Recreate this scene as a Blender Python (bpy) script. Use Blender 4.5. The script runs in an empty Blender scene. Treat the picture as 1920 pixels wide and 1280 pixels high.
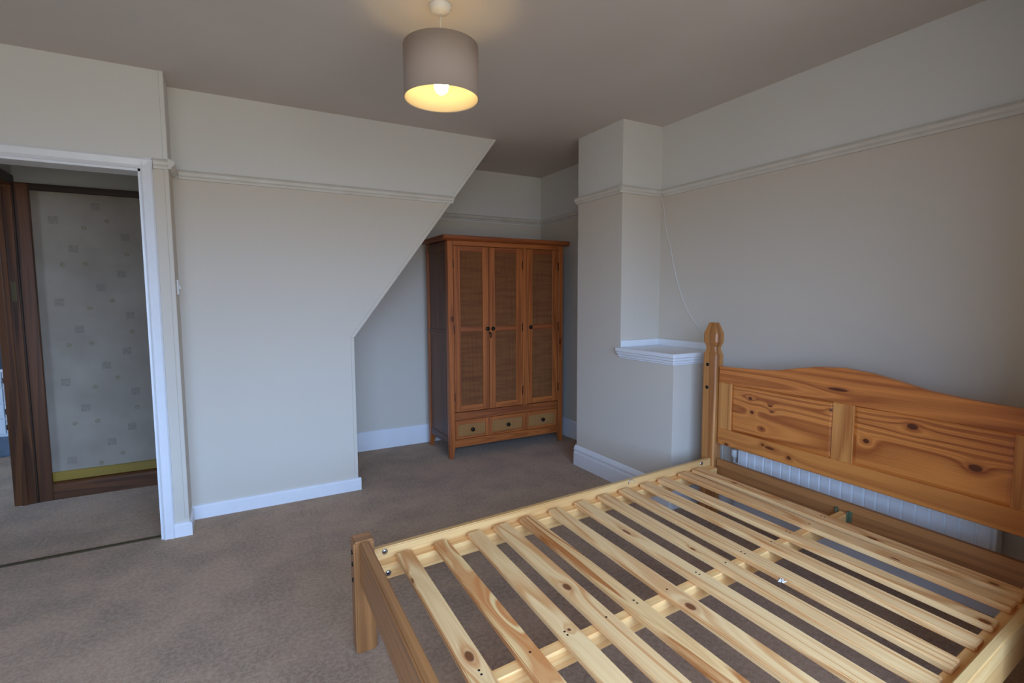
import bpy, bmesh, math, random
from mathutils import Vector, Matrix
random.seed(4)
S = bpy.context.scene
COL = S.collection

# ------------------------------------------------------------------ camera
YAW, PITCH, ROLL, FPX, CAMH = 0.506159, 0.0860047, -0.0042888, 962.783, 1.29402
fw = Vector((math.sin(YAW)*math.cos(PITCH), math.cos(YAW)*math.cos(PITCH), -math.sin(PITCH)))
rt = Vector((math.cos(YAW), -math.sin(YAW), 0)); up = rt.cross(fw)
r2 = rt*math.cos(ROLL)+up*math.sin(ROLL); u2 = up*math.cos(ROLL)-rt*math.sin(ROLL)
cd = bpy.data.cameras.new('camera'); cam = bpy.data.objects.new('camera', cd); COL.objects.link(cam)
m = Matrix((r2, u2, -fw)).transposed().to_4x4(); m.translation = Vector((0, 0, CAMH)); cam.matrix_world = m
cd.sensor_width = 36; cd.lens = FPX/1920*36; cd.clip_start = .02
S.camera = cam

# ------------------------------------------------------------------ light
S.view_settings.view_transform = 'Standard'; S.view_settings.look = 'None'
S.view_settings.gamma = 1; S.view_settings.use_curve_mapping = False
S.view_settings.exposure = 0.0
SKY, GROUND = 14.6, 5.8
S.cycles.diffuse_bounces = 8; S.cycles.max_bounces = 12
wd = bpy.data.worlds.new('sky'); S.world = wd; wd.use_nodes = True
nt = wd.node_tree; nt.nodes.clear()
tc = nt.nodes.new('ShaderNodeTexCoord'); sx = nt.nodes.new('ShaderNodeSeparateXYZ')
mr = nt.nodes.new('ShaderNodeMapRange'); mr.inputs[1].default_value = -.08; mr.inputs[2].default_value = .1
mx = nt.nodes.new('ShaderNodeMix'); mx.data_type = 'RGBA'
mx.inputs['A'].default_value = (.56*GROUND, .54*GROUND, .46*GROUND, 1)
mx.inputs['B'].default_value = (.48*SKY, .76*SKY, 1.28*SKY, 1)
bg = nt.nodes.new('ShaderNodeBackground'); wo = nt.nodes.new('ShaderNodeOutputWorld')
L = nt.links.new
L(tc.outputs['Generated'], sx.inputs[0]); L(sx.outputs['Z'], mr.inputs[0]); L(mr.outputs[0], mx.inputs['Factor'])
L(mx.outputs['Result'], bg.inputs['Color']); L(bg.outputs[0], wo.inputs[0])
# window of the room, behind the camera (opening in the wall at y = WY)
WY, WX0, WX1, WZ0, WZ1 = -0.75, -1.25, 1.62, 0.45, 2.15
def area(name, loc, rot, sx_, sy_, energy=None, color=(1, 1, 1), portal=False):
    l = bpy.data.lights.new(name, 'AREA'); l.shape = 'RECTANGLE'; l.size = sx_; l.size_y = sy_
    l.color = color
    if energy: l.energy = energy
    if portal: l.cycles.is_portal = True
    o = bpy.data.objects.new(name, l); COL.objects.link(o); o.location = loc; o.rotation_euler = rot
    return o
area('window_portal', ((WX0+WX1)/2, WY-.13, (WZ0+WZ1)/2), (math.pi/2, 0, 0), WX1-WX0, WZ1-WZ0, portal=True)
# daylight from the window of the washroom beyond the hall, out of view to the left
area('washroom_daylight', (-2.5, 5.0, 1.7), (0, math.radians(-75), 0), .9, .9, 2, (.80, .90, 1))

# ------------------------------------------------------------------ node helpers
class NT:
    def __init__(s, name, rough=.6, spec=.5):
        s.m = bpy.data.materials.new(name); s.m.use_nodes = True; s.t = s.m.node_tree
        s.b = s.t.nodes['Principled BSDF']; s.b.inputs['Roughness'].default_value = rough
        s.b.inputs['Specular IOR Level'].default_value = spec
    def n(s, k): return s.t.nodes.new('ShaderNode'+k)
    def l(s, a, b):
        if hasattr(a, 'is_output'): s.t.links.new(a, b)
        else: b.default_value = a
    def math(s, op, a, b=0.0, c=None, clamp=False):
        x = s.n('Math'); x.operation = op; x.use_clamp = clamp; s.l(a, x.inputs[0]); s.l(b, x.inputs[1])
        if c is not None: s.l(c, x.inputs[2])
        return x.outputs[0]
    def vec(s, op, a, b):
        x = s.n('VectorMath'); x.operation = op; s.l(a, x.inputs[0]); s.l(b, x.inputs[1])
        return x.outputs['Value'] if op in ('LENGTH', 'DISTANCE', 'DOT_PRODUCT') else x.outputs[0]
    def noise(s, v, scale, detail=2, rough=.5, dist=0):
        x = s.n('TexNoise'); s.l(v, x.inputs['Vector']); x.inputs['Scale'].default_value = scale
        x.inputs['Detail'].default_value = detail; x.inputs['Roughness'].default_value = rough
        x.inputs['Distortion'].default_value = dist
        return x.outputs[0]
    def mix(s, f, a, b, mode='MIX'):
        x = s.n('Mix'); x.data_type = 'RGBA'; x.blend_type = mode
        s.l(f, x.inputs['Factor']); s.l(a, x.inputs['A']); s.l(b, x.inputs['B']); return x.outputs['Result']
    def rng(s, v, a, b, c=0.0, d=1.0, smooth=False):
        x = s.n('MapRange'); x.clamp = True
        if smooth: x.interpolation_type = 'SMOOTHSTEP'
        for i, q in enumerate((v, a, b, c, d)): s.l(q, x.inputs[i])
        return x.outputs[0]
    def bump(s, h, strength, dist=.01):
        x = s.n('Bump'); x.inputs['Strength'].default_value = strength; x.inputs['Distance'].default_value = dist
        s.l(h, x.inputs['Height']); s.l(x.outputs[0], s.b.inputs['Normal'])
    def color(s, c): s.l(c, s.b.inputs['Base Color'])
def lin(r, g, b):
    f = lambda c: (c/255/12.92) if c/255 <= .04045 else ((c/255+.055)/1.055)**2.4
    return (f(r), f(g), f(b), 1)
def plain(name, c, rough=.5, metal=0, spec=.5, bumpy=None):
    k = NT(name, rough, spec); k.color(c); k.b.inputs['Metallic'].default_value = metal
    g = k.n('NewGeometry').outputs['Position']
    nz = k.noise(g, 9, 3)
    k.color(k.mix(k.rng(nz, .35, .65, 0, .08), c, (c[0]*.8, c[1]*.8, c[2]*.78, 1)))
    if bumpy: k.bump(k.noise(g, bumpy[0], 3), bumpy[1], bumpy[2])
    return k.m
def wood(name, light, dark, K=9, su=.55, sv=9, rough=.42, knots=(), fibre=.22, contrast=1.0, knotcol=None, fine=40, coat=0.0, band=(.25, .95)):
    """plain-sawn pine: contour lines of a stretched noise on metric UVs; knots = (u, v, ru, rv)"""
    k = NT(name, rough)
    uv = k.n('UVMap').outputs[0]
    st = k.vec('MULTIPLY', uv, (su, sv, 1))
    n0 = k.noise(st, 1.0, 1.2, .4, .15)
    L_ = None; core = None
    for (ku, kv, ru, rv) in knots:
        d = k.vec('LENGTH', k.vec('MULTIPLY', k.vec('SUBTRACT', uv, (ku, kv, 0)), (1/ru, 1/rv, 0)), (0, 0, 0))
        g = k.math('DIVIDE', min(.17, 1.1/K), k.math('MULTIPLY_ADD', d, k.math('MULTIPLY', d, .35), 1.0))
        n0 = k.math('ADD', n0, g)
        core = d if core is None else k.math('MINIMUM', core, d)
    ph = k.math('MULTIPLY', n0, K*6.283)
    ring = k.math('MULTIPLY_ADD', k.math('SINE', ph), .5, .5)
    ring = k.rng(ring, band[0], band[1])
    ph2 = k.math('MULTIPLY', n0, K*6.283*2.63)
    ring = k.math('ADD', k.math('MULTIPLY', ring, .72), k.math('MULTIPLY', k.math('MULTIPLY_ADD', k.math('SINE', ph2), .5, .5), .28))
    fib = k.noise(k.vec('MULTIPLY', uv, (3, 260, 1)), 1, 2)
    big = k.noise(k.vec('MULTIPLY', uv, (.9, 3.1, 1)), 1, 2)
    f = k.math('ADD', k.math('MULTIPLY', ring, .8*contrast), k.rng(fib, .3, .7, -fibre*.5, fibre), None, True)
    f = k.math('ADD', f, k.rng(big, .3, .7, -.15, .18), None, True)
    c = k.mix(f, light, dark)
    if core is not None:
        kc = knotcol or (dark[0]*.25, dark[1]*.16, dark[2]*.14, 1)
        halo = k.rng(core, .9, 2.6, .45, 0, True)
        c = k.mix(halo, c, (dark[0]*.8, dark[1]*.6, dark[2]*.5, 1))
        c = k.mix(k.rng(core, .75, 1.05, .92, 0), c, kc)
    k.color(c)
    k.bump(k.math('ADD', k.math('MULTIPLY', ring, .5), fib), .10, .002)
    if coat:
        k.b.inputs['Coat Weight'].default_value = coat; k.b.inputs['Coat Roughness'].default_value = .25
    return k.m

def wall_mat(name, upper, lower, zr):
    k = NT(name, .85, .25)
    g = k.n('NewGeometry').outputs['Position']
    s = k.n('SeparateXYZ'); k.l(g, s.inputs[0])
    nz = k.noise(g, 2.2, 3)
    base = k.mix(k.math('GREATER_THAN', s.outputs['Z'], zr), lower, upper) if zr else upper
    k.color(k.mix(k.rng(nz, .3, .7, 0, .05), base, (base if False else lower[0]*.8, lower[1]*.8, lower[2]*.8, 1)))
    k.bump(k.noise(g, 55, 4, .6), .10, .004)
    return k.m
UP = lin(217, 215, 210); LO = lin(208, 198, 183)
M = {}
M['wall'] = wall_mat('painted_wall_beige_below_white', UP, LO, 1.985)
M['wall_p'] = wall_mat('painted_partition_beige_below_white', UP, LO, 1.972)
M['white_wall'] = wall_mat('white_painted_wall', UP, UP, None)
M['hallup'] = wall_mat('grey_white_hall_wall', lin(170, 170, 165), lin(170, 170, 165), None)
k = NT('ceiling_paint', .9, .2); g = k.n('NewGeometry').outputs['Position']
k.color(k.mix(k.rng(k.noise(g, 1.4, 3), .3, .7), lin(210, 203, 196), lin(204, 196, 189))); k.bump(k.noise(g, 30, 4, .6), .12, .004); M['ceil'] = k.m
k = NT('white_gloss_paint', .32, .5); g = k.n('NewGeometry').outputs['Position']
k.color(k.mix(k.rng(k.noise(g, 12, 3), .35, .75), lin(230, 231, 233), lin(226, 227, 229))); k.bump(k.noise(g, 40, 2), .05, .002); M['gloss'] = k.m
k = NT('cream_picture_rail_paint', .45, .4); g = k.n('NewGeometry').outputs['Position']
k.color(k.mix(k.rng(k.noise(g, 8, 3), .35, .7), lin(214, 209, 200), lin(205, 199, 188))); M['rail'] = k.m
# carpet
k = NT('beige_twist_pile_carpet', 1, .1); g = k.n('NewGeometry').outputs['Position']
f1 = k.noise(g, 260, 2, .7); f2 = k.noise(g, 3.2, 4, .6); f3 = k.noise(g, 60, 3, .7)
c = k.mix(k.rng(f1, .3, .7), lin(146, 114, 86), lin(194, 158, 122))
c = k.mix(k.rng(f2, .40, .62, 0, .60), c, lin(126, 100, 76)); c = k.mix(k.rng(f3, .4, .6, 0, .35), c, lin(208, 180, 150))
k.color(c); k.bump(k.math('ADD', f1, k.math('MULTIPLY', f3, .6)), .6, .006)
k.b.inputs['Sheen Weight'].default_value = .2; M['carpet'] = k.m
# wallpaper of the hall: printed small squares and dots
k = NT('printed_cream_wallpaper', .8, .25); g = k.n('NewGeometry').outputs['Position']
s = k.n('SeparateXYZ'); k.l(g, s.inputs[0])
X, Z = s.outputs['X'], s.outputs['Z']
PX, PZ = .50, .516
def modc(a, o, p):
    a = k.math('SUBTRACT', a, o); a = k.math('ADD', a, p*40+p/2); return k.math('SUBTRACT', k.math('MODULO', a, p), p/2)
sq = None; dt = None
for ox, oz in ((-.715, 1.887), (-.568, 1.70), (-.84, 1.615), (-.93, 1.79), (-.60, 1.46)):
    d = k.math('MAXIMUM', k.math('ABSOLUTE', modc(X, ox, PX)), k.math('ABSOLUTE', modc(Z, oz, PZ)))
    sq = d if sq is None else k.math('MINIMUM', sq, d)
for ox, oz in ((-.66, 1.80), (-.78, 1.75), (-.90, 1.515), (-.565, 1.59), (-.783, 1.52)):
    a, b = modc(X, ox, PX), modc(Z, oz, PZ)
    d = k.math('SQRT', k.math('ADD', k.math('MULTIPLY', a, a), k.math('MULTIPLY', b, b)))
    dt = d if dt is None else k.math('MINIMUM', dt, d)
nz = k.noise(g, 70, 3)
sqm = k.math('MULTIPLY', k.math('LESS_THAN', sq, .024), k.rng(nz, .38, .6, .35, .8))
dtm = k.math('MULTIPLY', k.math('LESS_THAN', dt, .015), k.rng(nz, .35, .55, .15, .7))
c = k.mix(k.rng(k.noise(g, 5, 4), .3, .7), lin(150, 139, 124), lin(136, 124, 110))
c = k.mix(sqm, c, lin(122, 111, 99)); c = k.mix(dtm, c, lin(118, 107, 80)); k.color(c); M['paper'] = k.m

M['slat'] = wood('raw_pine_slat', lin(242, 200, 140), lin(208, 140, 78), K=8, su=.6, sv=9, rough=.5, contrast=1.0, band=(.62, 1.0),
    knots=((.64, 10.187, .024, .013), (.205, 10.157, .018, .005), (.525, 40.60, .022, .013), (.70, 30.485, .007, .006), (.586, 81.165, .016, .006),
           (.819, 60.880, .022, .014), (.252, 131.887, .018, .007), (.919, 131.858, .024, .010), (1.289, 131.867, .017, .008),
           (1.038, 121.761, .018, .006), (.346, 71.036, .03, .007), (.899, 91.262, .014, .012), (1.34, 111.590, .017, .012)))
M['slat_red'] = wood('raw_pine_slat_red_heartwood', lin(206, 132, 72), lin(244, 204, 138), K=4.5, su=2.6, sv=10, rough=.5, contrast=1.25, band=(.72, .96), fibre=.1)
M['slat_streak'] = wood('raw_pine_slat_brown_streak', lin(240, 194, 130), lin(180, 106, 50), K=5, su=.9, sv=12, rough=.5, contrast=1.15, band=(.6, .9))
M['batten'] = wood('raw_pine_batten', lin(242, 194, 126), lin(222, 150, 80), K=6, su=.5, sv=14, rough=.5, contrast=.7)
M['rail_wood'] = wood('lacquered_pale_pine_rail', lin(222, 180, 118), lin(188, 132, 72), K=6, su=.4, sv=10, rough=.4, contrast=.7, coat=.15)
M['honey'] = wood('waxed_honey_pine', lin(216, 150, 80), lin(170, 98, 44), K=7, su=.45, sv=8, rough=.36, coat=.25, band=(.4, 1))
M['panel'] = wood('waxed_orange_pine_panel', lin(222, 140, 66), lin(146, 68, 24), K=15, su=.2, sv=5, rough=.36, coat=.25, band=(.35, 1),
    knots=((-.204, .751, .012, .009), (-.322, .733, .009, .005), (-.332, .705, .009, .005), (-.217, .679, .010, .008), (-.278, .603, .009, .006),
           (-.956, .768, .022, .013), (-.786, .666, .014, .011), (-1.164, .659, .024, .015), (-.629, .771, .008, .006)))
M['toprail'] = wood('waxed_orange_pine_curved_rail', lin(218, 134, 62), lin(156, 78, 28), K=13, su=.3, sv=5, rough=.36, coat=.25, band=(.35, 1),
    knots=((-.658, .872, .05, .008),))
M['botrail'] = wood('waxed_pine_lower_rail', lin(210, 136, 66), lin(170, 98, 44), K=4, su=.25, sv=8, rough=.38, coat=.2, band=(.4, 1),
    knots=((-.438, .494, .014, .011), (-.331, .515, .03, .008), (-.291, .522, .010, .008), (-.064, .466, .014, .008)))
M['post'] = wood('waxed_brown_pine_post', lin(200, 138, 74), lin(150, 90, 44), K=6, su=.45, sv=8, rough=.42, coat=.12, band=(.4, 1))
M['brown'] = wood('worn_brown_pine', lin(172, 116, 66), lin(126, 80, 44), K=6, su=.4, sv=9, rough=.40, contrast=.8, coat=.25)
M['ward'] = wood('reddish_stained_pine', lin(182, 102, 46), lin(128, 62, 24), K=7, su=.5, sv=11, rough=.42, coat=.15, contrast=.85)
M['ward_leg'] = wood('reddish_stained_pine_with_knots', lin(182, 102, 46), lin(128, 62, 24), K=5, su=.4, sv=11, rough=.42, coat=.15, contrast=.8, knots=((1.125, 1.548, .024, .012), (.901, 2.568, .03, .010)))
M['ward_red'] = wood('dark_red_stained_pine', lin(160, 86, 40), lin(112, 54, 24), K=6, su=.5, sv=11, rough=.42, coat=.15, contrast=.8)
M['ward_side'] = wood('dark_brown_wardrobe_side', lin(112, 72, 50), lin(84, 50, 34), K=6, su=.4, sv=8, rough=.45, contrast=.8)
M['hallpine'] = wood('dark_varnished_pine', lin(98, 58, 28), lin(60, 32, 14), K=6, su=.5, sv=10, rough=.35, coat=.3)
M['halldark'] = wood('near_black_brown_pine', lin(52, 32, 20), lin(34, 20, 12), K=6, su=.5, sv=10, rough=.4)
M['yellow'] = wood('yellow_varnished_strip', lin(140, 114, 38), lin(114, 90, 28), K=4, su=.5, sv=10, rough=.4, contrast=.6)
# rattan weave
def rattan(name, a, b, d):
    k = NT(name, .7, .3); uv = k.n('UVMap').outputs[0]
    s = k.n('SeparateXYZ'); k.l(uv, s.inputs[0]); U, V = s.outputs['X'], s.outputs['Y']
    wob = k.math('MULTIPLY', k.noise(uv, 14, 2), 2.5)
    h1 = k.math('MULTIPLY_ADD', k.math('SINE', k.math('ADD', k.math('MULTIPLY', U, 6.283/.0045), wob)), .5, .5)
    h2 = k.math('MULTIPLY_ADD', k.math('SINE', k.math('ADD', k.math('MULTIPLY', V, 6.283/.008), wob)), .5, .5)
    h = k.math('MULTIPLY', h1, h2)
    c = k.mix(h, b, a)
    c = k.mix(k.rng(k.noise(k.vec('MULTIPLY', uv, (34, 3, 1)), 1, 2), .42, .66, 0, .6), c, d)
    c = k.mix(k.rng(k.noise(k.vec('MULTIPLY', uv, (3, 70, 1)), 1, 2), .45, .7, 0, .35), c, d)
    k.color(c); k.bump(h, .5, .002); return k.m
M['rattan'] = rattan('woven_brown_rattan', lin(168, 112, 60), lin(110, 64, 30), lin(98, 52, 26))
M['rattan_d'] = rattan('woven_straw_rattan', lin(206, 154, 90), lin(136, 88, 46), lin(158, 106, 56))
M['iron'] = plain('dark_iron', lin(34, 30, 28), .4, .7)
M['bolt'] = plain('dark_bolt_head', lin(24, 20, 18), .35, .5)
M['steel'] = plain('zinc_steel', lin(190, 190, 188), .3, .9)
M['green'] = plain('greenish_metal_bracket', lin(110, 122, 96), .45, .4)
M['rad'] = plain('white_radiator_enamel', lin(244, 247, 248), .25)
M['plastic'] = plain('white_plastic', lin(228, 226, 220), .35)
M['rose'] = plain('white_ceramic_rose', lin(222, 220, 214), .35)
M['tile'] = plain('white_wall_tile', lin(205, 212, 218), .15)
M['btile'] = plain('black_wall_tile', lin(18, 18, 20), .15)
M['mat'] = plain('blue_grey_towel', lin(92, 104, 116), .95, bumpy=(90, .8, .01))
M['dk'] = plain('dark_blue_grey_paint', lin(60, 68, 78), .8)
M['bar'] = plain('brass_threshold_bar', lin(96, 84, 58), .5, .6)
M['fluff'] = plain('white_fluff', lin(235, 234, 232), .9)
M['tape'] = plain('clear_yellowed_tape', lin(200, 190, 165), .2)
k = NT('window_glass', .02); k.t.nodes.remove(k.b)
tr = k.n('BsdfTransparent'); gl = k.n('BsdfGlossy'); gl.inputs['Roughness'].default_value = .01
ms = k.n('MixShader'); ms.inputs[0].default_value = .06
k.l(tr.outputs[0], ms.inputs[1]); k.l(gl.outputs[0], ms.inputs[2]); k.l(ms.outputs[0], k.t.nodes['Material Output'].inputs[0]); M['glass'] = k.m
# lamp shade cloth (taupe outside, pale inside): slightly translucent
def shade_mat(name, c, trans, weave=True):
    k = NT(name, .8, .3); k.color(c)
    g = k.n('TexCoord').outputs['Object']
    t = k.n('BsdfTranslucent'); t.inputs[0].default_value = trans[:3]+(1,)
    ms = k.n('MixShader'); ms.inputs[0].default_value = trans[3]
    k.l(k.b.outputs[0], ms.inputs[1]); k.l(t.outputs[0], ms.inputs[2]); k.l(ms.outputs[0], k.t.nodes['Material Output'].inputs[0])
    if weave: k.bump(k.noise(k.vec('MULTIPLY', g, (300, 300, 900)), 1, 2), .2, .001)
    return k.m
M['shade'] = shade_mat('taupe_lampshade_cloth', lin(176, 160, 150), (.25, .16, .10, .06))
M['shade_in'] = shade_mat('cream_lampshade_lining', lin(226, 208, 172), (.8, .7, .5, .05), False)
k = NT('lit_bulb_glass'); k.b.inputs['Emission Color'].default_value = (1, .76, .36, 1); k.b.inputs['Emission Strength'].default_value = 28; M['bulb'] = k.m

# ------------------------------------------------------------------ mesh helpers
class MB:
    """collects solids; every solid gets metric UVs with u along the grain"""
    cnt = 0
    def __init__(s): s.bm = bmesh.new(); s.uv = s.bm.loops.layers.uv.new('UVMap')
    def _uv(s, faces, grain, off):
        for f in faces:
            n = f.normal; ax = max(range(3), key=lambda i: abs(n[i]))
            o = [i for i in range(3) if i != ax]
            if ax == grain: a, b = o
            else: a = grain; b = [i for i in o if i != grain][0]
            for l in f.loops:
                c = l.vert.co; l[s.uv].uv = (c[a]*1.0+off[0], c[b]+off[1])
    def _add(s, vs, fs, grain, off, bevel, seg=1, smooth=False):
        t = bmesh.new(); uvl = t.loops.layers.uv.new('UVMap')
        V = [t.verts.new(v) for v in vs]
        for f in fs: t.faces.new([V[i] for i in f])
        bmesh.ops.recalc_face_normals(t, faces=t.faces)
        if bevel:
            bmesh.ops.bevel(t, geom=[e for e in t.edges if e.calc_face_angle(0) > .5], offset=bevel, segments=seg, affect='EDGES', clamp_overlap=True)
        t.normal_update(); old = s.uv; s.uv = uvl; s._uv(t.faces, grain, off); s.uv = old
        if smooth:
            for f in t.faces: f.smooth = True
        me = bpy.data.meshes.new('tmp'); t.to_mesh(me); t.free(); s.bm.from_mesh(me); bpy.data.meshes.remove(me)
        return s
    def box(s, x0, x1, y0, y1, z0, z1, grain=0, off=(0, 0), bevel=0, seg=1):
        vs = [(x, y, z) for x in (x0, x1) for y in (y0, y1) for z in (z0, z1)]
        return s._add(vs, [(0, 1, 3, 2), (4, 6, 7, 5), (0, 4, 5, 1), (2, 3, 7, 6), (0, 2, 6, 4), (1, 5, 7, 3)], grain, off, bevel, seg)
    def prism(s, poly, ax, a0, a1, grain=0, off=(0, 0), bevel=0, seg=1):
        """poly: 2-D points in the two axes other than ax (in order)"""
        o = [i for i in range(3) if i != ax]; n = len(poly); vs = []
        for a in (a0, a1):
            for p in poly:
                v = [0, 0, 0]; v[ax] = a; v[o[0]] = p[0]; v[o[1]] = p[1]; vs.append(tuple(v))
        fs = [tuple(range(n))[::-1], tuple(range(n, 2*n))]+[(i, (i+1) % n, n+(i+1) % n, n+i) for i in range(n)]
        return s._add(vs, fs, grain, off, bevel, seg)
    def lathe(s, prof, c, axis=2, n=24, grain=2, off=(0, 0), smooth=True, closed=False):
        """prof: (radius, height) pairs, revolved about `axis` through c"""
        vs = []; o = [i for i in range(3) if i != axis]
        for r, h in prof:
            for k in range(n):
                a = 2*math.pi*k/n; v = [0, 0, 0]; v[axis] = c[axis]+h
                v[o[0]] = c[o[0]]+r*math.cos(a); v[o[1]] = c[o[1]]+r*math.sin(a); vs.append(tuple(v))
        fs = []
        m_ = len(prof)
        for j in range(m_-1 if not closed else m_):
            for k in range(n):
                a, b = j*n+k, j*n+(k+1) % n; c2, d = ((j+1) % m_)*n+k, ((j+1) % m_)*n+(k+1) % n
                fs.append((a, b, d, c2))
        if not closed: fs += [tuple(range(n))[::-1], tuple(range((m_-1)*n, m_*n))]
        return s._add(vs, fs, grain, off, 0, smooth=smooth)
    def tube(s, pts, r, n=8):
        pts = [Vector(p) for p in pts]; vs = []
        for i, p in enumerate(pts):
            t = (pts[min(i+1, len(pts)-1)]-pts[max(i-1, 0)]).normalized()
            a = t.cross(Vector((.3, .2, 1)) if abs(t.z) < .9 else Vector((1, .1, 0))).normalized(); b = t.cross(a)
            for k in range(n):
                q = 2*math.pi*k/n; vs.append(tuple(p+a*r*math.cos(q)+b*r*math.sin(q)))
        fs = [(j*n+k, j*n+(k+1) % n, (j+1)*n+(k+1) % n, (j+1)*n+k) for j in range(len(pts)-1) for k in range(n)]
        fs += [tuple(range(n))[::-1], tuple(range((len(pts)-1)*n, len(pts)*n))]
        return s._add(vs, fs, 0, (0, 0), 0, smooth=True)
    def build(s, name, mat, parent=None, fn=None, label=None, kind=None, cat=None, smooth_angle=None):
        if fn:
            for v in s.bm.verts: v.co = fn(v.co)
        loc = Vector((0, 0, 0))
        if parent is None:
            xs = [v.co for v in s.bm.verts]
            lo = Vector([min(c[i] for c in xs) for i in range(3)]); hi = Vector([max(c[i] for c in xs) for i in range(3)])
            loc = Vector(((lo.x+hi.x)/2, (lo.y+hi.y)/2, lo.z))
        else:
            p = parent
            while p: loc += p.location; p = p.parent
        base = loc
        for v in s.bm.verts: v.co -= base
        me = bpy.data.meshes.new(name); s.bm.to_mesh(me); s.bm.free(); me.materials.append(mat)
        o = bpy.data.objects.new(name, me); COL.objects.link(o)
        if parent: o.parent = parent
        else: o.location = loc
        if label: o['label'] = label
        if kind: o['kind'] = kind
        if cat: o['category'] = cat
        return o
def thing(name, loc, label, cat):
    o = bpy.data.objects.new(name, None); COL.objects.link(o); o.location = loc; o['label'] = label; o['category'] = cat
    o.empty_display_size = .1; return o
def struct(name, mb, mat, parent=None):
    o = mb.build(name, mat, parent)
    if parent is None: o['kind'] = 'structure'
    return o

# ------------------------------------------------------------------ the room
H = 2.45; XR = 2.668; XA = 2.737; YB = 4.344; YP = 3.47; YD = 3.252; XL = -.231; XC = 2.319; YC0 = 2.671; YC1 = 3.16
YH = 4.27; XW = -2.4
struct('floor', MB().box(-3.3, 2.95, -1.0, 6.1, -.1, 0), M['carpet'])
struct('ceiling', MB().box(-3.3, 2.95, -1.0, 6.1, H, H+.1), M['ceil'])
struct('wall_right', MB().box(XR, XR+.25, -1.0, YC0, 0, H), M['wall'])
struct('wall_chimney', MB().box(XC, XA+.18, YC0, YC1, 0, H), M['wall'])
struct('wall_alcove_right', MB().box(XA, XA+.18, YC1, YB, 0, H), M['wall'])
struct('wall_back', MB().box(.6, XA+.18, YB, YB+.1, 0, H), M['wall'])
# partition under the stairs with its diagonal cut; the enclosure runs back to the rear wall
struct('wall_partition', MB().prism([(XL, 0), (.728, 0), (.728, 1.031), (1.797, H), (XL, H)], 1, YP, YB+.1), M['wall_p'])
# door wall
OX0, OX1, OZ = -1.12, -.351, 1.951
w = MB().box(OX1, XL, YD, YP+.4, 0, H); struct('wall_door_right', w, M['wall_p'])
struct('wall_door_left', MB().box(XW-.1, OX0, YD, YD+.11, 0, H), M['wall_p'])
struct('wall_door_above', MB().box(OX0, OX1, YD, YD+.11, OZ, H), M['wall_p'])
struct('wall_left', MB().box(XW-.1, XW, -1.0, YD, 0, H), M['wall'])
# the window stands in a bay: the front wall steps forward on both sides of it
BX0, BX1, BY = -1.45, 1.75, .40
struct('wall_front_right', MB().box(BX1, XR, WY-.12, BY, 0, H), M['wall'])
struct('wall_front_left', MB().box(XW-.1, BX0, WY-.12, BY, 0, H), M['wall'])
fwall = MB().box(BX0, WX0, WY-.12, WY, 0, H).box(WX1, BX1, WY-.12, WY, 0, H).box(WX0, WX1, WY-.12, WY, 0, WZ0).box(WX0, WX1, WY-.12, WY, WZ1, H)
struct('wall_front', fwall, M['wall'])
# window behind the camera
wf = MB().box(WX0, WX0+.05, WY-.10, WY-.05, WZ0, WZ1).box(WX1-.05, WX1, WY-.10, WY-.05, WZ0, WZ1)
wf.box(WX0+.05, WX1-.05, WY-.10, WY-.05, WZ0, WZ0+.05).box(WX0+.05, WX1-.05, WY-.10, WY-.05, WZ1-.05, WZ1).box(.16, .20, WY-.10, WY-.05, WZ0+.05, WZ1-.05)
win = struct('window_1', wf, M['gloss'])
MB().box(WX0+.05, .16, WY-.078, WY-.074, WZ0+.05, WZ1-.05).box(.20, WX1-.05, WY-.078, WY-.074, WZ0+.05, WZ1-.05).build('pane', M['glass'], win)
MB().box(WX0-.04, WX1+.04, WY-.05, WY+.10, WZ0-.03, WZ0).build('window_sill', M['gloss'], win)

# low boxed-in plinth beside the chimney breast with a moulded shelf on top
YS = 2.195; XS = XC; ZS = .955
pl = struct('wall_boxing', MB().box(XS, XR, YS, YC0, 0, ZS-.07), M['wall'])
def ring_mould(prof, name, parent):
    mb = MB()
    for p, z0, z1 in prof:  # stepped / sloped moulding: (projection, z0, z1)
        mb.box(XS-p, XR, YS-p, YC0+.01, z0, z1, bevel=.0025)
    return mb.build(name, M['gloss'], parent)
ring_mould([(.006, ZS-.074, ZS-.062), (.015, ZS-.062, ZS-.044), (.026, ZS-.044, ZS-.026), (.038, ZS-.026, ZS)], 'moulded_shelf', pl)
MB().box(XC-.004, XR, YC0-.014, YC0, ZS, ZS+.045, bevel=.003).build('upstand', M['gloss'], pl)
MB().box(XR-.014, XR, YS-.03, YC0-.014, ZS, ZS+.045, bevel=.003).build('upstand', M['gloss'], pl)

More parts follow.
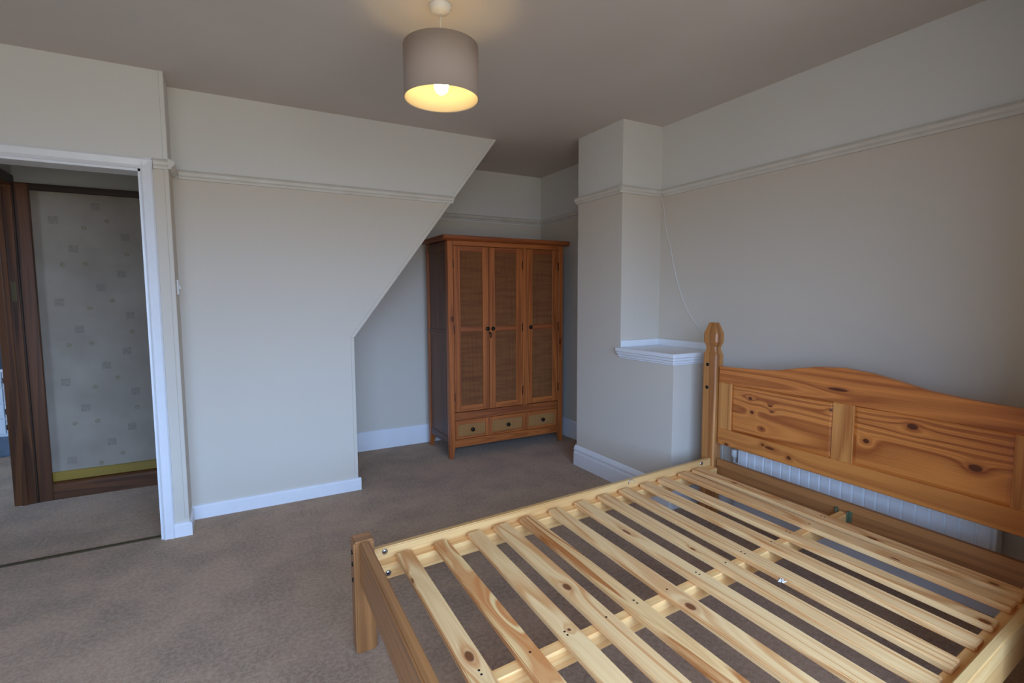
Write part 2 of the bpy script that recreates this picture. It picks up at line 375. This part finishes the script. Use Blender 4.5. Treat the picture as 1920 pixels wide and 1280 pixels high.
# picture rails
def rail_profile(sgn=1):  # (out, z)
    return [(0, -.045), (.012, -.045), (.016, -.034), (.026, -.026), (.030, -.012), (.024, -.002), (.012, .004), (0, .006)]
def rail_x(name, x0, x1, y, z, d=-1):      # runs along x, projects in -y
    return struct(name, MB().prism([(y+d*p, z+q) for p, q in rail_profile()], 0, x0, x1), M['rail'])
def rail_y(name, y0, y1, x, z, d=-1):
    return struct(name, MB().prism([(x+d*p, z+q) for p, q in rail_profile()], 1, y0, y1), M['rail'])
ZR = 2.022
rail_y('trim_1', .40, YC0-.03, XR, ZR); rail_x('trim_2', XC-.03, XR, YC0, ZR); rail_y('trim_3', YC0, YC1+.012, XC, ZR)
rail_y('trim_4', YC1, YB-.03, XA, ZR+.018); rail_x('trim_5', 1.2, XA, YB, ZR+.018)
rail_x('trim_6', XL+.03, 1.445, YP, ZR-.018); rail_y('trim_7', YD-.03, YP-.03, XL, ZR-.018, 1); rail_x('trim_8', -.296, XL, YD, ZR-.018)
# bead along the free edge of the partition, corner boards
def strip(p0, p1, w_):
    d = Vector((p1[0]-p0[0], p1[1]-p0[1])).normalized(); n_ = Vector((-d.y, d.x))*w_
    return [p0, p1, (p1[0]+n_.x, p1[1]+n_.y), (p0[0]+n_.x, p0[1]+n_.y)]
e1 = MB().prism([(.706, .12), (.728, .12), (.728, 1.031), (.706, 1.040)], 1, YP-.006, YP, bevel=.002)
e1.prism([(.728, 1.031), (1.797, H), (1.769, H), (.706, 1.040)], 1, YP-.006, YP, bevel=.002)
struct('trim_9', e1, M['wall_p'])
struct('trim_10', MB().box(-.252, XL, YD-.006, YD, .10, H, bevel=.002), M['wall_p'])
# skirting boards
def skirt_x(name, x0, x1, y, h=.11, t=.016, z0=0):
    return struct(name, MB().prism([(y, z0), (y-t, z0), (y-t, h-.012), (y-t+.006, h-.003), (y, h)], 0, x0, x1), M['gloss'])
def skirt_y(name, y0, y1, x, h=.11, t=.016, d=-1):
    return struct(name, MB().prism([(x, 0), (x+d*t, 0), (x+d*t, h-.012), (x+d*(t-.006), h-.003), (x, h)], 1, y0, y1), M['gloss'])
skirt_x('baseboard_partition', XL, .745, YP, .083)
skirt_x('baseboard_door_wall', -.300, XL, YD, .078)
skirt_y('baseboard_door_return', YD-.016, YP-.016, XL, .078, .012, 1)
skirt_x('baseboard_back', .728, XA, YB, .165)
skirt_y('baseboard_alcove', YC1, YB-.016, XA, .165)
def tall_skirt(name, ax, a0, a1, c, d=-1):
    pr = [(0, 0), (.018, 0), (.018, .095), (.014, .105), (.014, .118), (.018, .124), (.012, .138), (.005, .150), (0, .155)]
    mb = MB().prism([(c+d*p, z) for p, z in pr], ax, a0, a1)
    return struct(name, mb, M['gloss'])
tall_skirt('baseboard_chimney', 1, YS+.0, YC1+.014, XC)
tall_skirt('baseboard_boxing', 0, XS-.0, XR, YS)
tall_skirt('baseboard_right', 1, .42, YS-.018, XR)
struct('baseboard_left', MB().prism([(XW, 0), (XW+.016, 0), (XW+.016, .098), (XW, .11)], 1, .42, YD), M['gloss'])

# doorway: white frame (door_1)
dr = struct('door_1', MB().box(OX1-.012, OX1+.0, YD-.002, YD+.13, 0, OZ).box(OX0, OX0+.012, YD-.002, YD+.13, 0, OZ).box(OX0, OX1, YD-.002, YD+.13, OZ-.012, OZ), M['gloss'])
def arch_prof(x, d): return [(x, YD), (x, YD-.012), (x+d*.008, YD-.018), (x+d*.016, YD-.014), (x+d*.045, YD-.020), (x+d*.052, YD-.012), (x+d*.052, YD)]
MB().prism(arch_prof(OX1, 1), 2, 0, OZ+.055).build('architrave', M['gloss'], dr)
MB().prism(arch_prof(OX0, -1), 2, 0, OZ+.055).build('architrave', M['gloss'], dr)
MB().prism([(YD, OZ), (YD-.012, OZ), (YD-.018, OZ+.008), (YD-.014, OZ+.016), (YD-.019, OZ+.045), (YD-.012, OZ+.056), (YD, OZ+.056)], 0, OX0-.052, OX1+.052).build('head_architrave', M['gloss'], dr)
MB().box(OX1-.014, OX1-.011, YD+.02, YD+.045, .96, 1.02).build('strike_plate', M['bar'], dr)
struct('trim_11', MB().box(OX0, OX1-.012, YD+.03, YD+.055, 0, .006, bevel=.002), M['bar'])

# hall beyond the doorway
hx0, hx1 = -1.110, -.29
zr0 = 1.962
struct('wall_hall', MB().box(-1.110, hx1, YH, YH+.09, 0, zr0), M['paper'])
struct('wall_hall_upper', MB().box(-1.110, hx1, YH, YH+.09, zr0, H), M['hallup'])
struct('trim_12', MB().box(-1.04, hx1, YH-.02, YH, zr0, zr0+.042, bevel=.004), M['halldark'])
sk = struct('baseboard_hall', MB().prism([(YH, 0), (YH-.018, 0), (YH-.018, .085), (YH-.010, .100), (YH-.014, .112), (YH, .118)], 0, -1.03, hx1), M['hallpine'])
MB().box(-1.03, hx1, YH-.012, YH, .118, .180, bevel=.003).build('yellow_strip', M['yellow'], sk)
# left hall wall with the washroom doorway running towards the room
WJ = 4.262
struct('wall_hall_left', MB().box(-1.215, hx0, YD+.11, 3.42, 0, H), M['hallup'])
struct('wall_hall_left_above', MB().box(-1.215, hx0, 3.42, WJ, 2.0, H), M['hallup'])
struct('wall_hall_left_end', MB().box(-1.215, hx0, WJ+.0, YH+.09, 0, H), M['hallup'])
d2 = struct('door_2', MB().box(-1.218, hx0+.002, WJ-.022, WJ, 0, 1.985, grain=2, bevel=.003), M['hallpine'])
MB().box(-1.180, -1.148, WJ-.036, WJ-.022, 0, 1.97, grain=2, bevel=.003).build('door_stop', M['hallpine'], d2)
MB().box(-1.218, hx0+.002, 3.42, WJ, 1.985, 2.01, grain=1).build('head_lining', M['hallpine'], d2)
MB().box(hx0, hx0+.012, WJ-.022, WJ+.004, 0, 1.985, grain=2, bevel=.004).build('architrave', M['halldark'], d2)
MB().box(hx0, hx0+.012, 3.38, WJ+.004, 1.985, 2.045, grain=1, bevel=.004).build('head_architrave', M['halldark'], d2)
MB().box(hx0+.006, -1.03, YH-.022, YH, 0, 2.004, grain=2, bevel=.004).build('corner_board', M['hallpine'], d2)
MB().box(-1.146, -1.122, WJ-.0235, WJ-.021, 1.28, 1.40).build('hinge_plate', M['bar'], d2)
# washroom
YT = 5.7
wt = struct('wall_washroom', MB().box(-3.2, -1.1, YT, YT+.1, 0, .70), M['tile'])
struct('wall_washroom_upper', MB().box(-3.2, -1.1, YT, YT+.1, .70, H), M['dk'])
struct('trim_13', MB().box(-3.2, -1.1, YT-.018, YT, .70, .722, bevel=.004), M['gloss'])
t0 = None; blacks = {(0, 0), (0, 1), (0, 3)}
for i in range(6):
    for j in range(4):
        x = -1.575-.135*i; z = .18+.130*j
        me_mb = MB().box(x-.064, x+.064, YT-.010, YT, z+.003, z+.127, bevel=.002)
        q = me_mb.build('tile', M['tile'], wt)
        if i < 2 and j in (0, 1, 3):
            MB().box(x-.064, x-.014, YT-.013, YT-.009, z+.035, z+.080, bevel=.001).build('black_inset', M['btile'], q)
struct('wall_washroom_left', MB().box(-3.3, -3.2, YD+.11, 5.8, 0, H), M['hallup'])
struct('wall_washroom_right', MB().box(-1.2, -1.1, YH+.09, 5.8, 0, H), M['hallup'])
struct('wall_hall_right', MB().box(hx1, XL+.1, YP+.4, YH+.09, 0, H), M['hallup'])
MB().box(-2.3, -1.45, YT-.06, YT-.02, .0, .165, bevel=.01, seg=2).build('folded_towel', M['mat'], None,
    label='blue-grey cloth along the foot of the tiled washroom wall beyond the hall', cat='towel')

# ------------------------------------------------------------------ bed frame
OB = Vector((.357, 1.812)); A_, B_ = .0665, -.033
EX = Vector((math.cos(A_), math.sin(A_))); EY = Vector((-math.sin(B_), math.cos(B_)))
def bf(c): p = OB+EX*c[0]+EY*c[1]; return Vector((p.x, p.y, c[2]))
bed = thing('bed_frame', bf((1.06, -.68, 0)), 'honey pine double bed frame without mattress, with bare slats and a curved headboard', 'bed')
def bp(mb, name, mat, parent=bed, label=None): return mb.build(name, mat, parent, fn=bf, label=label)
PS = .075; LH = 2.048; NV = -1.43
def off(): MB.cnt += 1; return (MB.cnt*1.73, MB.cnt*.61)
for v0 in (0.0, NV):
    p = bp(MB().box(0, PS, v0, v0+PS, 0, .4225, grain=2, off=off(), bevel=.006, seg=2), 'foot_post', M['brown'])
    for z in (.375, .33, .27):
        bp(MB().lathe([(.008, -.003), (.008, .001), (.005, .003)], (0, v0+PS*.5, z), 0, 12), 'bolt', M['bolt'], p)
# foot board
bp(MB().box(.019, .055, NV+PS, 0, .267, .4227, grain=1, off=off(), bevel=.005, seg=2), 'foot_board', M['brown'])
# head posts: square, chamfered, turned-down neck and faceted finial
def head_post(v0):
    c = (LH+.036, v0+.0475); h = 1.0; hu_, hv_ = .036, .0475
    def ringp(r, ch):  # rectangle with chamfered corners
        X_, Y_ = r*hu_, r*hv_; a, b = X_-ch, Y_-ch
        return [(a, -Y_), (X_, -b), (X_, b), (a, Y_), (-a, Y_), (-X_, b), (-X_, -b), (-a, -Y_)]
    prof = [(h, .008, 0), (h, .007, .962), (h*.84, .007, .980), (h*.77, .007, .994), (h*.77, .007, 1.008), (h*.90, .008, 1.020), (h*1.04, .009, 1.037), (h*1.04, .009, 1.083), (h*.56, .006, 1.141), (h*.50, .006, 1.145)]
    vs = []; fs = []
    for r, ch, z in prof:
        for a, b in ringp(r, ch): vs.append((c[0]+a, c[1]+b, z))
    n = 8; m_ = len(prof)
    for j in range(m_-1):
        for i in range(n): fs.append((j*n+i, j*n+(i+1) % n, (j+1)*n+(i+1) % n, (j+1)*n+i))
    fs += [tuple(range(n))[::-1], tuple(range((m_-1)*n, m_*n))]
    mb = MB(); mb._add(vs, fs, 2, off(), 0)
    return mb
for v0 in (0.010, -1.460):
    p = bp(head_post(v0), 'head_post', M['post'])
    for z in (.905, .773):
        bp(MB().lathe([(.010, -.003), (.010, .002), (.006, .004)], (LH, v0+.058, z), 0, 14), 'bolt', M['bolt'], p)
# headboard: everything between v = -1.355 and 0
HB0, HB1 = LH+.020, LH+.052
half = [(0, .900), (-.08, .902), (-.161, .906), (-.255, .911), (-.358, .922), (-.453, .943), (-.56, .963), (-.6775, .972)]
curve = half+[(-1.355-v, z) for v, z in reversed(half[:-1])]
bp(MB().prism(curve+[(-1.355, .812), (0, .812)], 0, HB0-.002, HB1, grain=1, bevel=.003), 'curved_top_rail', M['toprail'])
bp(MB().box(HB0-.002, HB1, -1.355, 0, .457, .548, grain=1, bevel=.003), 'bottom_rail', M['botrail'])
for a, b in ((-.086, 0), (-1.355, -1.268)):
    bp(MB().box(HB0-.001, HB1, a, b, .548, .812, grain=2, off=off(), bevel=.002), 'stile', M['honey'])
bp(MB().box(HB0-.001, HB1, -.733, -.640, .548, .812, grain=2, off=off(), bevel=.002), 'centre_stile', M['honey'])
for a, b in ((-.640, -.086), (-1.268, -.733)):
    mb = MB()
    # fielded panel: recessed edge rising to a flat field
    x = HB0+.010; e = .014
    vs = [(x, a, .548), (x, b, .548), (x, b, .812), (x, a, .812), (x-.006, a+e, .562), (x-.006, b-e, .562), (x-.006, b-e, .798), (x-.006, a+e, .798),
          (x+.012, a, .548), (x+.012, b, .548), (x+.012, b, .812), (x+.012, a, .812)]
    mb._add(vs, [(4, 5, 6, 7), (0, 1, 5, 4), (1, 2, 6, 5), (2, 3, 7, 6), (3, 0, 4, 7), (8, 11, 10, 9), (0, 8, 9, 1), (1, 9, 10, 2), (2, 10, 11, 3), (3, 11, 8, 0)], 1, (0, 0), 0)
    bp(mb, 'headboard_panel', M['panel'])
bp(MB().box(LH+.018, LH+.045, -1.355, 0, .255, .366, grain=1, off=(0, 5.3), bevel=.003), 'lower_head_rail', M['brown'])
# side rails with ledge strips
for vi, vo, lv0, lv1, s_ in ((.025, .052, -.022, .025, 1), (-1.385, -1.412, -1.385, -1.338, -1)):
    r = bp(MB().box(PS, LH, min(vi, vo), max(vi, vo), .245, .366, grain=0, off=off(), bevel=.004, seg=2), 'side_rail', M['rail_wood'])
    bp(MB().box(PS, LH, lv0, lv1, .266, .322, grain=0, off=off(), bevel=.003), 'ledge_strip', M['batten'], r)
    for u in (.118, LH-.085):
        for z, vi_ in ((.350, vi), (.290, lv0 if s_ > 0 else lv1)):
            bp(MB().lathe([(.011, -.0015), (.011, .0), (.007, .0012), (.007, -.001)], (u, vi_-s_*.001, z), 1, 16), 'barrel_nut', M['steel'], r)
            bp(MB().box(u-.006, u+.003, vi_-s_*.0026-.0008, vi_-s_*.0026+.0008, z-.003, z+.003), 'barrel_slot', M['bolt'], r)
# centre rail and its bracket
bp(MB().box(.057, LH+.018, -.732, -.694, .262, .3225, grain=0, off=off(), bevel=.003), 'centre_rail', M['batten'])
for v in (-.686, -.735):
    bp(MB().box(LH-.004, LH+.018, v-.003, v+.003, .285, .335, bevel=.001).box(LH+.015, LH+.018, v-.014 if v < -.7 else v, v+.003 if v < -.7 else v+.014, .285, .335), 'bracket', M['green'])
# slats: u0,u1 at the far end, u0,u1 at the near end
SL = [(.156, .217, .150, .222), (.306, .366, .300, .371), (.456, .517, .440, .514), (.577, .650, .570, .643), (.706, .773, .706, .775), (.864, .928, .858, .926),
      (1.014, 1.080, 1.004, 1.072), (1.158, 1.227, 1.148, 1.215), (1.298, 1.369, 1.272, 1.336), (1.445, 1.517, 1.434, 1.498), (1.577, 1.645, 1.573, 1.636), (1.734, 1.808, 1.738, 1.806), (1.852, 1.922, 1.842, 1.912)]
VF, VN = .004, -1.362
for i, (a, b, c, d) in enumerate(SL, 1):
    mb = MB(); z0, z1 = .323, .343
    r_ = random.uniform(-.004, .004); vf = VF+r_*.8
    vs = [(a, vf, z0), (b, vf, z0), (d, VN+r_, z0), (c, VN+r_, z0), (a, vf, z1), (b, vf, z1), (d, VN+r_, z1), (c, VN+r_, z1)]
    mb._add(vs, [(3, 2, 1, 0), (4, 5, 6, 7), (0, 1, 5, 4), (1, 2, 6, 5), (2, 3, 7, 6), (3, 0, 4, 7)], 1, (0, 0), .003, 2)
    for f in mb.bm.faces:
        for l in f.loops:
            u_, v_ = l[mb.uv].uv
            l[mb.uv].uv = (-u_ , v_+10*i)
    mat = M['slat_red'] if i == 2 else M['slat_streak'] if i == 5 else M['slat']
    lab = {2: 'slat with strong reddish-brown flame grain', 5: 'slat with a brown heartwood streak'}.get(i)
    sl = bp(mb, 'slat', mat, label=lab)
    um = (a+b)/2
    for v in (-.700, -.716):
        if i % 2 or v < -.71:
            q = (c-a)*(v/VN)
            bp(MB().lathe([(.0035, -.001), (.0035, .0006)], (um+q+(.006 if i % 3 else -.01), v, z1), 2, 8), 'screw', M['bolt'], sl)

# ------------------------------------------------------------------ wardrobe
WX, WYF, WDP = 1.512, 3.755, .485
wr = thing('wardrobe', ((1.512+2.598)/2, WYF+WDP/2, 0), 'reddish pine three-door wardrobe with woven rattan panels standing in the alcove', 'wardrobe')
x0, x1, y0, y1 = 1.512, 2.598, WYF, WYF+WDP
def wp(mb, name, mat, parent=wr, label=None): return mb.build(name, mat, parent, label=label)
def leg(xa, xb, ya, yb, sx_, sy_, of=None):  # tapers on its inner sides near the foot
    t = .016; vs = []
    for z, k_ in ((0, t), (.10, .0), (1.735, 0)):
        X0, X1 = (xa, xb-k_) if sx_ > 0 else (xa+k_, xb); Y0, Y1 = (ya, yb-k_) if sy_ > 0 else (ya+k_, yb)
        vs += [(X0, Y0, z), (X1, Y0, z), (X1, Y1, z), (X0, Y1, z)]
    fs = [(3, 2, 1, 0), (8, 9, 10, 11)]+[(j*4+i, j*4+(i+1) % 4, (j+1)*4+(i+1) % 4, (j+1)*4+i) for j in (0, 1) for i in range(4)]
    mb = MB(); mb._add(vs, fs, 2, of or off(), .003); return mb
for xa, xb, s_ in ((x0, x0+.048, 1), (x1-.048, x1, -1)):
    wp(leg(xa, xb, y0, y0+.045, s_, 1, (0, 0)), 'front_leg', M['ward_leg'])
    wp(leg(xa, xb, y1-.045, y1, s_, -1), 'rear_leg', M['ward'])
xi0, xi1 = x0+.048, x1-.048
for xa, xb in ((x0+.010, x0+.024), (x1-.024, x1-.010)):
    s1_ = wp(MB().box(xa, xb, y0+.045, y1-.045, .13, 1.735, grain=2, off=off()), 'side_panel', M['ward_side'])
    for za, zb in ((.11, .17), (.985, 1.035), (1.67, 1.735)):
        wp(MB().box(xa-.006, xb+.006, y0+.045, y1-.045, za, zb, grain=1, off=off(), bevel=.002), 'side_rail', M['ward_side'], s1_)
wp(MB().box(xi0, xi1, y1-.02, y1-.008, .12, 1.735, grain=2), 'back_panel', M['ward_side'])
wp(MB().box(xi0-.03, xi1+.03, y0+.02, y1-.02, .115, .13), 'bottom_board', M['ward_side'])
wp(MB().prism([(y0-.038, 1.753), (y0-.038, 1.775), (y1+.005, 1.775), (y1+.005, 1.745), (y0-.012, 1.735), (y0-.030, 1.742)], 0, x0-.045, x1+.045, grain=0, off=off(), bevel=.003), 'cornice', M['ward_red'])
wp(MB().box(xi0, xi1, y0+.004, y0+.03, 1.700, 1.738, grain=0, off=off(), bevel=.002), 'top_rail', M['ward'])
wp(MB().box(xi0, xi1, y0+.002, y0+.03, .308, .372, grain=0, off=off(), bevel=.002), 'middle_rail', M['ward_red'])
wp(MB().box(xi0, xi1, y0+.004, y0+.03, .088, .150, grain=0, off=off(), bevel=.002), 'apron', M['ward'])
wp(MB().box(2.186, 2.228, y0+.003, y0+.03, .372, 1.700, grain=2, off=off(), bevel=.002), 'divider', M['ward'])
def rattan_panel(xa, xb, za, zb, y, grain, mat, parent):
    mb = MB().box(xa, xb, y, y+.004, za, zb, grain=grain, off=off()); wp(mb, 'rattan_panel', mat, parent)
def knob(x, y, z, parent):
    wp(MB().lathe([(.006, 0), (.006, -.010), (.012, -.014), (.0155, -.020), (.014, -.026), (.007, -.030)], (x, y, z), 1, 16), 'knob', M['iron'], parent)
for i, (a, b, k_x, hx) in enumerate(((xi0+.003, 1.869, 1.850, xi0), (1.873, 2.184, 1.899, 2.186), (2.230, xi1-.003, 2.258, xi1))):
    zb0, zb1 = .376, 1.697; sw = .056; yd = y0+.004
    d = thing('door', (0, 0, 0), '', ''); del d['label']; del d['category']
    d.parent = wr; d.location = Vector(((a+b)/2, y0, .376))-wr.location
    def dp(mb, name, mat): return wp(mb, name, mat, d)
    for xa in (a, b-sw): dp(MB().box(xa, xa+sw, yd, yd+.022, zb0, zb1, grain=2, off=off(), bevel=.002), 'door_stile', M['ward'])
    dp(MB().box(a+sw, b-sw, yd+.002, yd+.022, zb0, .424, grain=0, off=off(), bevel=.002), 'bottom_door_rail', M['ward'])
    dp(MB().box(a+sw, b-sw, yd+.002, yd+.022, 1.018, 1.062, grain=0, off=off(), bevel=.002), 'middle_door_rail', M['ward_red'])
    dp(MB().box(a+sw, b-sw, yd+.002, yd+.022, 1.655, zb1, grain=0, off=off(), bevel=.002), 'top_door_rail', M['ward_red'])
    for za, zb in ((.424, 1.018), (1.062, 1.655)):
        dp(MB().box(a+sw, b-sw, yd+.012, yd+.016, za, zb, grain=2, off=off()), 'rattan_panel', M['rattan'])
    dp(MB().lathe([(.006, 0), (.006, -.010), (.012, -.014), (.0155, -.020), (.014, -.026), (.007, -.030)], (k_x, yd, 1.040), 1, 16), 'knob', M['iron'])
    for z in (.50, 1.04, 1.56):
        dp(MB().box(hx-.004, hx+.004, yd-.004, yd+.004, z-.035, z+.035, bevel=.001), 'hinge', M['iron'])
    if i == 1:
        kk = dp(MB().tube([(1.876, yd-.002, 1.004), (1.876, yd-.024, 1.002)], .0025).tube([(1.876, yd-.022, 1.003), (1.877, yd-.024, .985), (1.874, yd-.022, .965)], .004), 'key', M['iron'])
        dp(MB().lathe([(.008, 0), (.008, -.002), (.004, -.003)], (1.877, yd, 1.004), 1, 10), 'keyhole_plate', M['iron'])
for a, b in ((xi0+.003, 1.856), (1.872, 2.208), (2.224, xi1-.003)):
    d = thing('drawer', (0, 0, 0), '', ''); del d['label']; del d['category']
    d.parent = wr; d.location = Vector(((a+b)/2, y0, .152))-wr.location
    za, zb = .152, .305; fwid = .022; yd = y0+.004
    mbf = MB().box(a, a+fwid, yd, yd+.02, za, zb, grain=2, off=off(), bevel=.002).box(b-fwid, b, yd, yd+.02, za, zb, grain=2, off=off(), bevel=.002)
    mbf.box(a+fwid, b-fwid, yd, yd+.02, za, za+.020, grain=0, off=off(), bevel=.002).box(a+fwid, b-fwid, yd, yd+.02, zb-.034, zb, grain=0, off=off(), bevel=.002)
    wp(mbf, 'drawer_front', M['ward'], d)
    wp(MB().box(a+fwid, b-fwid, yd+.010, yd+.014, za+.020, zb-.034, grain=2, off=off()), 'rattan_panel', M['rattan_d'], d)
    wp(MB().lathe([(.006, .008), (.006, -.006), (.012, -.010), (.0165, -.016), (.015, -.022), (.007, -.026)], ((a+b)/2, yd, .224), 1, 16), 'knob', M['iron'], d)
for a, b in ((1.856, 1.872), (2.208, 2.224)):
    wp(MB().box(a-.001, b+.001, y0+.005, y0+.03, .150, .308, grain=2, off=off()), 'drawer_divider', M['ward_red'])

# ------------------------------------------------------------------ pendant lamp
LX, LY = .797, 2.015; ZB, ZT, RR = 2.090, 2.292, .149
lp = thing('pendant_lamp', (LX, LY, ZB), 'lit ceiling lamp with a taupe cloth drum shade', 'lamp')
MB().lathe([(RR, ZB), (RR, ZT), (RR-.0012, ZT), (RR-.0012, ZB)], (LX, LY, 0), 2, 64, closed=True).build('lamp_shade', M['shade'], lp)
MB().lathe([(RR-.0018, ZB+.002), (RR-.0018, ZT-.002), (RR-.0030, ZT-.002), (RR-.0030, ZB+.002)], (LX, LY, 0), 2, 64, closed=True).build('shade_lining', M['shade_in'], lp)
sf = MB()
for k_ in range(3):
    a = 2*math.pi*k_/3+.4; sf.tube([(LX+.02*math.cos(a), LY+.02*math.sin(a), ZT-.045), (LX+(RR-.003)*math.cos(a), LY+(RR-.003)*math.sin(a), ZT-.008)], .0015, 6)
sf.lathe([(.020, ZT-.048), (.024, ZT-.048), (.024, ZT-.043), (.020, ZT-.043)], (LX, LY, 0), 2, 20, closed=True)
sf.build('shade_ring', M['plastic'], lp)
MB().lathe([(.010, ZT-.035), (.019, ZT-.040), (.019, ZT-.085), (.015, ZT-.090)], (LX, LY, 0), 2, 20).build('lamp_holder', M['plastic'], lp)
MB().lathe([(.012, ZT-.088), (.014, ZT-.100), (.027, ZT-.128), (.030, ZT-.148), (.024, ZT-.170), (.010, ZT-.182), (.002, ZT-.184)], (LX, LY, 0), 2, 24).build('bulb', M['bulb'], lp)
MB().tube([(LX, LY, ZT-.036), (LX, LY, 2.42)], .003, 8).build('flex', M['plastic'], lp)
MB().lathe([(.044, H), (.044, H-.004), (.042, H-.014), (.032, H-.026), (.012, H-.032), (.004, H-.034)], (LX, LY, 0), 2, 32).build('ceiling_rose', M['rose'], lp)

# ------------------------------------------------------------------ radiator behind the headboard
RX, RY0, RY1, RZ0, RZ1 = 2.585, .785, 1.925, .150, .640
rd = thing('radiator', ((RX+XR)/2, (RY0+RY1)/2, RZ0), 'white ribbed panel radiator on the wall behind the headboard', 'radiator')
prof = []; n = 22; pw = (RY1-RY0)/n
for i in range(n):
    y = RY0+i*pw
    prof += [(RX+.009, y), (RX+.009, y+.001), (RX, y+.006), (RX, y+pw-.006), (RX+.009, y+pw-.001)]
prof += [(RX+.009, RY1), (RX+.018, RY1), (RX+.018, RY0)]
MB().prism(prof, 2, RZ0, RZ1).build('ribbed_panel', M['rad'], rd)
for ya, yb in ((RY0-.012, RY0-.001), (RY1+.001, RY1+.012)):
    MB().box(RX+.004, RX+.062, ya, yb, RZ0+.01, RZ1+.004, bevel=.002).build('end_cover', M['rad'], rd)
mg = MB()
for i in range(24): mg.box(RX+.020, RX+.060, RY0+.02+i*.046, RY0+.03+i*.046, RZ1-.004, RZ1+.004)
mg.box(RX+.018, RX+.022, RY0, RY1, RZ1-.004, RZ1+.006); mg.box(RX+.058, RX+.062, RY0, RY1, RZ1-.004, RZ1+.006); mg.box(RX+.054, RX+.062, RY0, RY1, RZ0, RZ1)
mg.build('top_grille', M['rad'], rd)
vv = MB().lathe([(.013, 0), (.013, .02), (.018, .022), (.018, .060), (.014, .066)], (RX+.03, RY1+.055, .318), 2, 18)
vv.tube([(RX+.03, RY1+.010, .300), (RX+.03, RY1+.055, .300)], .010).tube([(RX+.03, RY1+.055, .32), (RX+.03, RY1+.055, .01)], .0075)
vv.build('valve', M['plastic'], rd)
for y in (RY0+.2, RY1-.2):
    MB().box(RX+.062, XR-.003, y-.02, y+.02, RZ0+.05, RZ1-.05).build('wall_bracket', M['rad'], rd)

# ------------------------------------------------------------------ small things
sw = thing('light_switch', (XL, 3.365, 1.356), 'white plastic light switch on the narrow return beside the doorway', 'switch')
MB().box(XL, XL+.009, 3.325, 3.405, 1.316, 1.396, bevel=.002).build('switch_plate', M['plastic'], sw)
MB().prism([(XL+.008, 1.345), (XL+.0165, 1.349), (XL+.011, 1.368), (XL+.008, 1.368)], 1, 3.358, 3.372).build('rocker', M['plastic'], sw)
cp = [(2.655, 2.655, 1.985), (2.664, 2.64, 1.90), (2.664, 2.623, 1.79), (2.664, 2.60, 1.70), (2.664, 2.569, 1.622), (2.664, 2.545, 1.52), (2.664, 2.50, 1.38), (2.664, 2.455, 1.28), (2.664, 2.402, 1.191), (2.664, 2.34, 1.12), (2.664, 2.281, 1.067), (2.662, 2.16, 1.0), (2.660, 2.12, .85), (2.655, 2.10, .5), (2.645, 2.095, .165), (2.640, 2.09, .0)]
sm = []
for i in range(len(cp)-1):
    P = [Vector(cp[max(0, min(len(cp)-1, i+d))]) for d in (-1, 0, 1, 2)]
    for t in (0, .25, .5, .75):
        sm.append(.5*((2*P[1])+(P[2]-P[0])*t+(2*P[0]-5*P[1]+4*P[2]-P[3])*t*t+(3*P[1]-P[0]-3*P[2]+P[3])*t**3))
sm.append(Vector(cp[-1]))
MB().tube(sm, .0028, 6).build('cable', M['plastic'], None, label='thin white cable hanging down the wall behind the bed post', cat='cable')
q = bf((1.248, -.900, .344))
fl = MB()
for k_ in range(14):
    a = random.random()*6.28; r_ = random.uniform(.004, .013)
    c0 = q+Vector((random.uniform(-.007, .007), random.uniform(-.012, .008), .002))
    fl.tube([c0, c0+Vector((math.cos(a)*r_*.5, math.sin(a)*r_*.5, random.uniform(.003, .010))), c0+Vector((math.cos(a)*r_, math.sin(a)*r_, random.uniform(0, .006)))], .0016, 5)
fl.build('fluff', M['fluff'], None, label='small white tuft of fluff caught on a bed slat', cat='fluff')
q = bf((1.405, .012, .345)); tp = MB()
pts = []
for k_ in range(15):
    a = math.radians(-20+k_*16); pts.append((q.x+.020*math.cos(a), q.y+.006, q.z+.010+.013*math.sin(a)))
tq = []
for i in range(14):
    (xa, ya, za), (xb, yb, zb) = pts[i], pts[i+1]
    tp._add([(xa, ya, za), (xb, yb, zb), (xb, yb+.012, zb), (xa, ya+.012, za), (xa, ya, za+.0008), (xb, yb, zb+.0008), (xb, yb+.012, zb+.0008), (xa, ya+.012, za+.0008)],
            [(0, 1, 2, 3), (7, 6, 5, 4), (0, 4, 5, 1), (1, 5, 6, 2), (2, 6, 7, 3), (3, 7, 4, 0)], 0, (0, 0), 0)
tp.build('tape_loop', M['tape'], None, label='curled loop of sticky tape on the far side rail of the bed', cat='tape')
